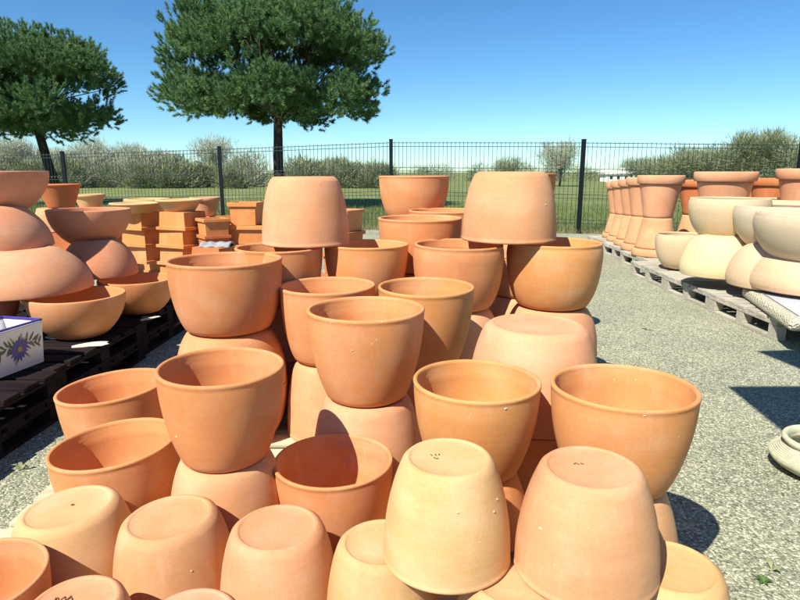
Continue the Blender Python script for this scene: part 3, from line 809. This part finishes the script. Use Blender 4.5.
# pallets on the right
for i, y in enumerate((5.85, 7.08, 8.31, 9.54, 10.77, 12.0)):
    for j in range(2):
        pallet(4.0+.03*i+j*1.23+(.25+.07*(i-3) if i > 2 else 0), y, 0, 1.2, 1.2, PR-.002, W_GREY, 'pale grey pallet %s from the near end, %s row at the right' % (('first', 'second', 'third', 'fourth', 'fifth', 'sixth')[i], ('lane side', 'outer')[j]), 'pale pallets along the right of the lane', rz=0)
# mosaic table top
def mosaic_mat():
    m, nt, b = mat_new('mosaic'); tc = N(nt, 'ShaderNodeTexCoord')
    f = noise(nt, tc.outputs['Object'], 26, 4, .7, 1.5)
    c = ramp(nt, f, [(.36, (.66, .67, .64)), (.46, (.36, .42, .54)), (.54, (.62, .63, .60)), (.64, (.40, .46, .56)), (.7, (.64, .64, .6))])
    nt.links.new(c, b.inputs['Base Color']); b.inputs['Roughness'].default_value = .35; bump(nt, b, f, .3, .002); return m
def rope_mat():
    m, nt, b = mat_new('cast_stone'); tc = N(nt, 'ShaderNodeTexCoord')
    vo = N(nt, 'ShaderNodeTexVoronoi'); vo.inputs['Scale'].default_value = 55; nt.links.new(tc.outputs['Object'], vo.inputs['Vector'])
    nt.links.new(ramp(nt, vo.outputs['Distance'], [(.1, (.72, .68, .52)), (.7, (.5, .47, .33))]), b.inputs['Base Color'])
    b.inputs['Roughness'].default_value = .8; bump(nt, b, vo.outputs['Distance'], 1.0, .02); return m
MOS = mosaic_mat(); CAST = rope_mat()
tt = empty('mosaic_table_top', (0, 0, 0)); tag(tt, 'thick cream table top with a blue and white mosaic inlay, lying on the pallet', 'table top')
Pa, _ = at_z(741, 293, .24); Pb, _ = at_z(808, 338, .26)
Pa.z = Pb.z = 0
ax = (Pb-Pa).normalized(); ang = math.atan2(ax.y, ax.x); Ln = 1.5; Wd = 1.0
cen = Pa+ax*(Ln/2+.0)+Vector((-ax.y, ax.x, 0))*(Wd/2)
tt.location = (cen.x, cen.y, PR+.001); tt.rotation_euler = (0, 0, ang)
m = MB(); m.box((0, 0, .055), (Ln, Wd, .11)); o = m.build('stone_edge', CAST, tt, True); md = o.modifiers.new('b', 'BEVEL'); md.width = .045; md.segments = 5
m = MB(); m.box((0, 0, .112), (Ln-.16, Wd-.16, .01)); m.build('mosaic_inlay', MOS, tt, bevel=.002)
m = MB()
for (a, b_, c_, d_) in ((0, Wd/2-.09, Ln-.18, .012), (0, -Wd/2+.09, Ln-.18, .012), (Ln/2-.09, 0, .012, Wd-.2), (-Ln/2+.09, 0, .012, Wd-.2)):
    m.box((a, b_, .1185), (c_, d_, .005))
m.build('inlay_border', simple('border_line', (.18, .16, .12), .6), tt)
print('TABLE', cen, math.degrees(ang))
# white cushion-like stone plate on the table top
o = mesh_obj('round_plate', lathe('round_plate', [(0, 0), (.30, 0), (.34, .02), (.36, .05), (.34, .075), (.28, .08), (.12, .07), (0, .068)], 64), CREAM)
P = at_d(806, 276, 5.9); o.location = (P.x+.05, P.y, PR+.118); o.scale = (.7, .7, .7); o.color = (.78, .76, .68, 0)
tag(o, 'thick white round plate lying on the mosaic table top', 'plate')

# ribbed coil basket pot bottom right of the lane
def coil():
    prof = [(0, .012), (.13, .01), (.16, 0)]
    pts = []
    n = 22
    for i in range(n):
        s = i/(n-1)
        r = .17+.10*math.sin(PI*.5*min(1, s*1.7)) - (.075*max(0, (s-.62)/.38)**1.2)
        pts.append((r, .01+s*.15))
    for i, (r, z) in enumerate(pts):
        for k in range(5):
            a = -PI/2+PI*k/4; prof.append((r+.0040*math.cos(a), z+.0036*math.sin(a)))
    r, z = pts[-1]
    prof += [(r+.012, z+.016), (r+.024, z+.032), (r+.016, z+.046), (r+.004, z+.050), (r-.008, z+.040), (r-.018, z+.014)]
    for i in range(n-2, 1, -1):
        r, z = pts[i]
        for k in range(3):
            a = PI/2-PI*k/2; prof.append((r-.022-.004*math.cos(a), z+.004*math.sin(a)))
    prof += [(.12, .02), (0, .02)]
    return lathe('coil_pot', prof, 72, .01, 4)
COILM = simple('pale_rope_ceramic', (.50, .49, .34), .75, .2, 22, .2, .003)
o = mesh_obj('ribbed_pot', coil(), COILM)
P, d = at_z(823, 462, .06); o.location = (P.x, P.y, .0); sc_ = 48*d/600/.275; o.scale = (sc_, sc_, sc_)
tag(o, 'squat pale green ribbed pot on the gravel at the right edge', 'pot')
print('COIL', P, sc_)

# unseen canvas sheets on posts, added to throw the two pointed gravel shadows
ZS = 3.3; k_ = ZS/math.tan(ELEV); off = Vector((math.sin(AZL)*k_, math.cos(AZL)*k_, 0))
def shadow_sheet(corners, label, polesat):
    root = empty('added_shadow_sheet', (polesat[0][0], polesat[0][1], 0)); tag(root, label, 'added shadow caster', 'canvas sheets added for their shadows')
    L0 = Vector(root.location); n = len(corners)
    cs = [Vector((c[0], c[1], ZS))-off-L0 for c in corners]
    V = cs+[c+Vector((0, 0, .012)) for c in cs]
    F = [tuple(reversed(range(n))), tuple(range(n, 2*n))]+[(k, (k+1) % n, n+(k+1) % n, n+k) for k in range(n)]
    mesh_obj('canvas', new_mesh('canvas', V, F, False), CANVAS, root)
    for (x, y) in polesat:
        m = MB(); m.tube([Vector((x, y, 0))-L0, Vector((x, y, ZS+.25))-L0], .04, 12); m.build('post', METAL, root, True)
shadow_sheet([(2.34, 4.06), (5.2, 4.10), (5.2, 3.3), (2.25, 3.22)], 'pale canvas sheet added out of frame at the right for its shadow, nearer one', [(3.55, 1.70), (3.55, .80)])
shadow_sheet([(3.05, 4.93), (6.2, 5.25), (6.2, 4.15), (3.12, 4.43)], 'pale canvas sheet added out of frame at the right for its shadow, farther one', [(4.5, 2.9), (4.5, 1.75)])

# ------------------------------------------------------------------ trees
def rand_dirs(n):
    v = NR.normal(size=(n, 3)); return v/np.linalg.norm(v, axis=1, keepdims=True)
def tri_blades(p, dirv, ln, wd):
    """one thin triangle per row"""
    side = np.cross(dirv, rand_dirs(len(p))); side /= np.linalg.norm(side, axis=1, keepdims=True)+1e-9
    a = p-side*wd[:, None]/2; b_ = p+side*wd[:, None]/2; c = p+dirv*ln[:, None]
    return np.stack([a, b_, c], 1).reshape(-1, 3)
def pine(base, top_trunk, crown_c, rx, ry, rzu, rzd, label, ntuft=3000, seed=1):
    rr = random.Random(seed)
    root = empty('pine_tree', base); tag(root, label, 'pine tree', 'umbrella pines behind the fence')
    B = Vector(base); T = Vector(top_trunk)-B; Cc = Vector(crown_c)-B
    m = MB(); mid = T*.5+Vector((rr.uniform(-.1, .1), 0, 0))
    m.tube([Vector((0, 0, -.1)), T*.1, mid, T, T+(Cc-T)*.7], [.30, .25, .21, .18, .08], 12); m.build('trunk', BARK, root, True)
    # clumps over the dome
    clumps = []
    for k in range(230):
        a = rr.uniform(0, 6.283); q = math.sqrt(rr.uniform(0, 1)); s = rr.uniform(-.8, 1)
        if s >= -.1: h = math.sqrt(max(0, 1-q*q))*rzu*rr.uniform(.35, .97)
        else: h = -rzd*(1-q*.25)*rr.uniform(.3, .95)*(1 if q > .3 else .4)
        clumps.append(Vector((Cc.x+math.cos(a)*q*rx*.86, Cc.y+math.sin(a)*q*ry*.86, Cc.z+h)))
    m = MB()
    for c in [q_ for q_ in clumps if q_.z > T.z+1.1][::5]:
        s0 = rr.uniform(0, .6); P0 = T+(Cc-T)*s0*.9
        md_ = (P0+c)*.5+Vector((rr.uniform(-.3, .3), rr.uniform(-.3, .3), rr.uniform(-.05, .35)))
        m.tube([P0, P0+(md_-P0)*.5+Vector((0, 0, .1)), md_, c], [.055, .045, .03, .01], 6)
    m.build('limbs', BARK, root, True)
    # tufts
    P_, D_ = [], []
    per = ntuft//len(clumps)
    for c in clumps:
        cr = rr.uniform(.5, 1.0)
        v = rand_dirs(per); v[:, 2] = v[:, 2]*.7+.2
        p = np.array(c)+v*cr*NR.uniform(.6, 1.0, (per, 1))
        out = (p-np.array(Cc))/np.array([rx, ry, rzu]); dd = v*.6+out*.45+np.array([0, 0, .62])+NR.normal(size=(per, 3))*.3
        P_.append(p); D_.append(dd/np.linalg.norm(dd, axis=1, keepdims=True))
    P_ = np.concatenate(P_); D_ = np.concatenate(D_)
    nn = 70; n = len(P_)
    p = np.repeat(P_, nn, 0); dv = np.repeat(D_, nn, 0); t = NR.random(n*nn)
    p = p+dv*(t*.24)[:, None]
    nd = dv*(.6+.5*t)[:, None]+rand_dirs(n*nn)*.75; nd /= np.linalg.norm(nd, axis=1, keepdims=True)
    vv = tri_blades(p, nd, NR.uniform(.13, .19, n*nn), NR.uniform(.018, .027, n*nn))
    mesh_obj('crown', np_mesh('pine_crown', vv, 3), PINE, root)
d2 = 25.0
b2 = at_d(278, 213, d2); b2.z = 0; t2 = at_d(278, 128, d2); c2 = at_d(275, 74, d2); 
b2 = Vector((t2.x, t2.y, 0))
pine(b2, t2, c2, 5.0, 4.8, 3.1, 2.15, 'large umbrella pine in the centre left, behind the fence, full round crown', 9500, 3)
t1 = at_d(36, 122, 27.5); c1 = at_d(26, 92, 27.5)
pine(Vector((t1.x+.75, t1.y, 0)), t1, c1, 4.1, 4.2, 2.6, 2.2, 'leaning umbrella pine at the left edge, behind the fence', 8500, 8)

def bare_tree(x, y, h, wd, label, n=9000, mat=TWIG, group='bare spring trees beyond the meadow', seed=0, dense=1.0):
    rr = random.Random(seed); root = empty('bare_tree', (x, y, -.03)); tag(root, label, 'tree', group)
    m = MB(); m.tube([(0, 0, 0), (rr.uniform(-.1, .1), 0, h*.2), (rr.uniform(-.2, .2), 0, h*.45)], [h*.025, h*.02, h*.012], 8); m.build('trunk', BARK, root, True)
    m = MB(); ends = []
    for k in range(26):
        a = rr.uniform(0, 6.28); q = rr.uniform(.25, 1); e = Vector((math.cos(a)*wd/2*q*.85, math.sin(a)*wd/2*q*.85, h*(.38+.55*math.sqrt(max(0, 1-q*q*.8))*rr.uniform(.7, 1))))
        s = Vector((0, 0, h*rr.uniform(.12, .42))); mdp = (s+e)/2+Vector((0, 0, -.08*h*rr.random()))
        m.tube([s, mdp, e], [h*.009, h*.006, h*.0015], 4); ends += [e, mdp*.4+e*.6, mdp]
    m.build('branches', simple('grey_branch', (.16, .14, .11), .9, .1) if 'grey_branch' not in bpy.data.materials else bpy.data.materials['grey_branch'], root)
    E = np.array([tuple(e) for e in ends]); idx = NR.integers(0, len(E), int(n*dense))
    v = rand_dirs(len(idx)); p = E[idx]+v*NR.random((len(idx), 1))**.6*wd*.13
    p[:, 2] = np.clip(p[:, 2], .1, None)
    dv = v+np.array([0, 0, .7]); dv /= np.linalg.norm(dv, axis=1, keepdims=True)
    vv = tri_blades(p, dv, NR.uniform(.25, .6, len(idx))*wd/6, NR.uniform(.02, .05, len(idx))*wd/5)
    mesh_obj('crown', np_mesh('bare_crown', vv, 3), mat, root)
def tree_px(u, ytop, wpx, d, label, **k):
    P = at_d(u, ytop, d); bare_tree(P.x, P.y, P.z+.03, wpx*d/600, label, **k)
tree_px(212, 134, 58, 66, 'round pale bare tree left of the centre pine, behind the hedge', seed=1, n=5200)
tree_px(562, 138, 54, 64, 'grey green bare tree behind the fence post right of centre', seed=2, n=6000)
tree_px(640, 158, 44, 90, 'low distant tree behind the white house', seed=3, mat=TWIG2, n=5000)
tree_px(700, 150, 84, 72, 'broad brownish green tree behind the rimmed pots', seed=4, mat=TWIG2, n=9000)
tree_px(762, 135, 90, 66, 'highest tree on the right, grey green, behind the fence', seed=5, mat=TWIG2, n=11000)
tree_px(666, 160, 60, 80, 'low dark tree left of the broad brownish one', seed=7, mat=TWIG2, n=7000)
tree_px(728, 156, 60, 78, 'tree filling the gap before the highest right tree', seed=9, mat=TWIG2, n=7000)
tree_px(815, 150, 60, 70, 'tree cut by the right edge behind the fence', seed=6, mat=TWIG2, n=7000)
for i, (u, yt, wp) in enumerate(((8, 137, 60), (52, 148, 44), (92, 138, 54), (130, 143, 50), (160, 152, 44), (-40, 136, 60))):
    tree_px(u, yt, wp, 60+i*2, ('pale bare tree at the left edge behind the leaning pine', 'pale low tree behind the leaning pine trunk', 'pale bare tree just right of the leaning pine', 'pale spring tree between the leaning pine and the round tree', 'low pale tree beside the round bare tree', 'pale tree beyond the left edge')[i], seed=20+i, n=9000, mat=TWIG)
tree_px(512, 156, 40, 95, 'small distant tree left of the right top pot', seed=31, n=4000, mat=TWIG2)
tree_px(330, 162, 60, 70, 'low bushy tree right of the pine trunk', seed=32, n=8000, mat=TWIG2)

def hedge(name, x0, x1, y, h0, h1, label, n, mats, depth=3.0):
    nb = int((x1-x0)/1.3); cx = NR.uniform(x0, x1, nb); cy = y+NR.uniform(-depth/2, depth/2, nb); ch = NR.uniform(h0, h1, nb)
    idx = NR.integers(0, nb, n); v = rand_dirs(n); v[:, 2] = np.abs(v[:, 2])
    p = np.stack([cx[idx], cy[idx], np.zeros(n)], 1)+v*np.stack([ch[idx]*.75, ch[idx]*.6, ch[idx]], 1)*(.45+.6*NR.random(n)**.6)[:, None]+NR.normal(size=(n, 3))*np.array([.22, .2, .16])
    dv = v+rand_dirs(n)*.6+np.array([0, 0, .4]); dv /= np.linalg.norm(dv, axis=1, keepdims=True)
    p[:, 2] = np.abs(p[:, 2]); ln = NR.uniform(.12, .35, n)*(1+2.2*(NR.random(n) > .88)); vv = tri_blades(p, dv, ln, NR.uniform(.04, .11, n))
    o = mesh_obj(name, np_mesh(name, vv, 3), mats); o['kind'] = 'stuff'; tag(o, label, 'hedge')
hedge('hedge', -48, -1, 60, 1.6, 2.9, 'mixed pale green hedge along the far side of the meadow, left', 150000, TWIG2, 5)
hedge('scrub', -50, -14, 64, 2.4, 3.6, 'pale bare scrub rising behind the left hedge', 110000, TWIG, 4)
hedge('distant_hedgerow', -5, 110, 105, 1.6, 3.0, 'low far hedgerow at the end of the meadow on the right', 60000, TWIG2, 6)
hedge('far_wood', -160, 200, 190, 3, 5.5, 'far line of low woodland on the horizon', 60000, TWIG2, 10)

# white houses
def house(x, y, wx, wy, h, label, rz=0):
    r = empty('white_house', (x, y, -.03), rz); tag(r, label, 'house', 'white houses beyond the meadow')
    m = MB(); m.box((0, 0, h/2), (wx, wy, h)); m.build('wall', PLAST, r)
    V = [(-wx/2-.3, -wy/2-.3, h), (wx/2+.3, -wy/2-.3, h), (wx/2+.3, wy/2+.3, h), (-wx/2-.3, wy/2+.3, h), (-wx/2-.3, 0, h+.7), (wx/2+.3, 0, h+.7)]
    mesh_obj('roof', new_mesh('roof', V, [(0, 1, 5, 4), (2, 3, 4, 5), (0, 4, 3), (1, 2, 5), (3, 2, 1, 0)], False), ROOF if False else PLAST, r)
    for k in range(3):
        m = MB(); m.box(((k-1)*wx*.3, -wy/2-.01, h*.55), (wx*.1, .06, h*.4)); m.build('window', GLASSD, r)
P = at_d(615, 180, 98); house(P.x, P.y, 4, 3, 1.2, 'low white house left of the other, far beyond the fence')
P = at_d(631, 180, 100); house(P.x, P.y, 3, 3, 1.5, 'taller white house right of the other, far beyond the fence', .2)

# grass blades
def blades(name, n, x0, x1, yf, label, mat, hl, wl, cat='grass'):
    x = NR.uniform(x0, x1, n); y = np.array([yf(a) for a in x]) if callable(yf) else NR.uniform(yf[0], yf[1], n)
    p = np.stack([x, y, np.full(n, -.03)], 1); dv = rand_dirs(n)*.45+np.array([0, 0, 1]); dv /= np.linalg.norm(dv, axis=1, keepdims=True)
    vv = tri_blades(p, dv, NR.uniform(*hl, n), NR.uniform(*wl, n))
    o = mesh_obj(name, np_mesh(name, vv, 3), mat); o['kind'] = 'stuff'; tag(o, label, cat)
blades('meadow_blades', 90000, -18, 16, lambda a: fence_y(a)+.1+abs(R.gauss(0, 1))*6, 'green meadow grass growing behind the fence', BLADE, (.08, .22), (.012, .03))
blades('dry_grass', 9000, -14, 13, lambda a: fence_y(a)+R.gauss(.02, .14), 'dry straw coloured grass along the foot of the fence', STRAW, (.06, .24), (.006, .014))
def sprig(u, y, label, nlv, sz):
    m = MB(); P, _ = at_z(u, y, 0)
    for k in range(nlv):
        a = R.uniform(0, 6.28); l = R.uniform(.5, 1)*sz; b0 = len(m.V); c_, s_ = math.cos(a), math.sin(a)
        m.V += [Vector((0, 0, 0)), Vector((c_*l*.5-s_*l*.16, s_*l*.5+c_*l*.16, l*.5)), Vector((c_*l, s_*l, l*.45)), Vector((c_*l*.5+s_*l*.16, s_*l*.5-c_*l*.16, l*.5))]
        m.F.append((b0, b0+1, b0+2, b0+3))
    o = m.build('weed', WEEDM, None); o.location = (P.x, P.y, .002); tag(o, label, 'weed')
WEEDM = simple('dry_weed', (.26, .28, .14), .8)
sprig(772, 571, 'pale dry weed sprig just above the green weed at the bottom right', 8, .05)
sprig(646, 330, 'small dry weed on the gravel right of the pink upturned pot', 8, .07)
sprig(22, 470, 'small dry weed on the gravel at the left edge', 9, .06)
# tiny weed at the bottom right on the gravel
m = MB(); P, _ = at_z(763, 583, 0)
for k in range(9):
    a = R.uniform(0, 6.28); l = R.uniform(.015, .04)
    b0 = len(m.V); c_, s_ = math.cos(a), math.sin(a)
    m.V += [Vector((0, 0, 0)), Vector((c_*l*.5-s_*l*.2, s_*l*.5+c_*l*.2, l*.45)), Vector((c_*l, s_*l, l*.35)), Vector((c_*l*.5+s_*l*.2, s_*l*.5-c_*l*.2, l*.45))]
    m.F.append((b0, b0+1, b0+2, b0+3))
o = m.build('weed', simple('weed_leaf', (.06, .12, .02), .6), None); o.location = (P.x, P.y, .002); tag(o, 'tiny green weed growing in the gravel at the bottom right', 'weed')
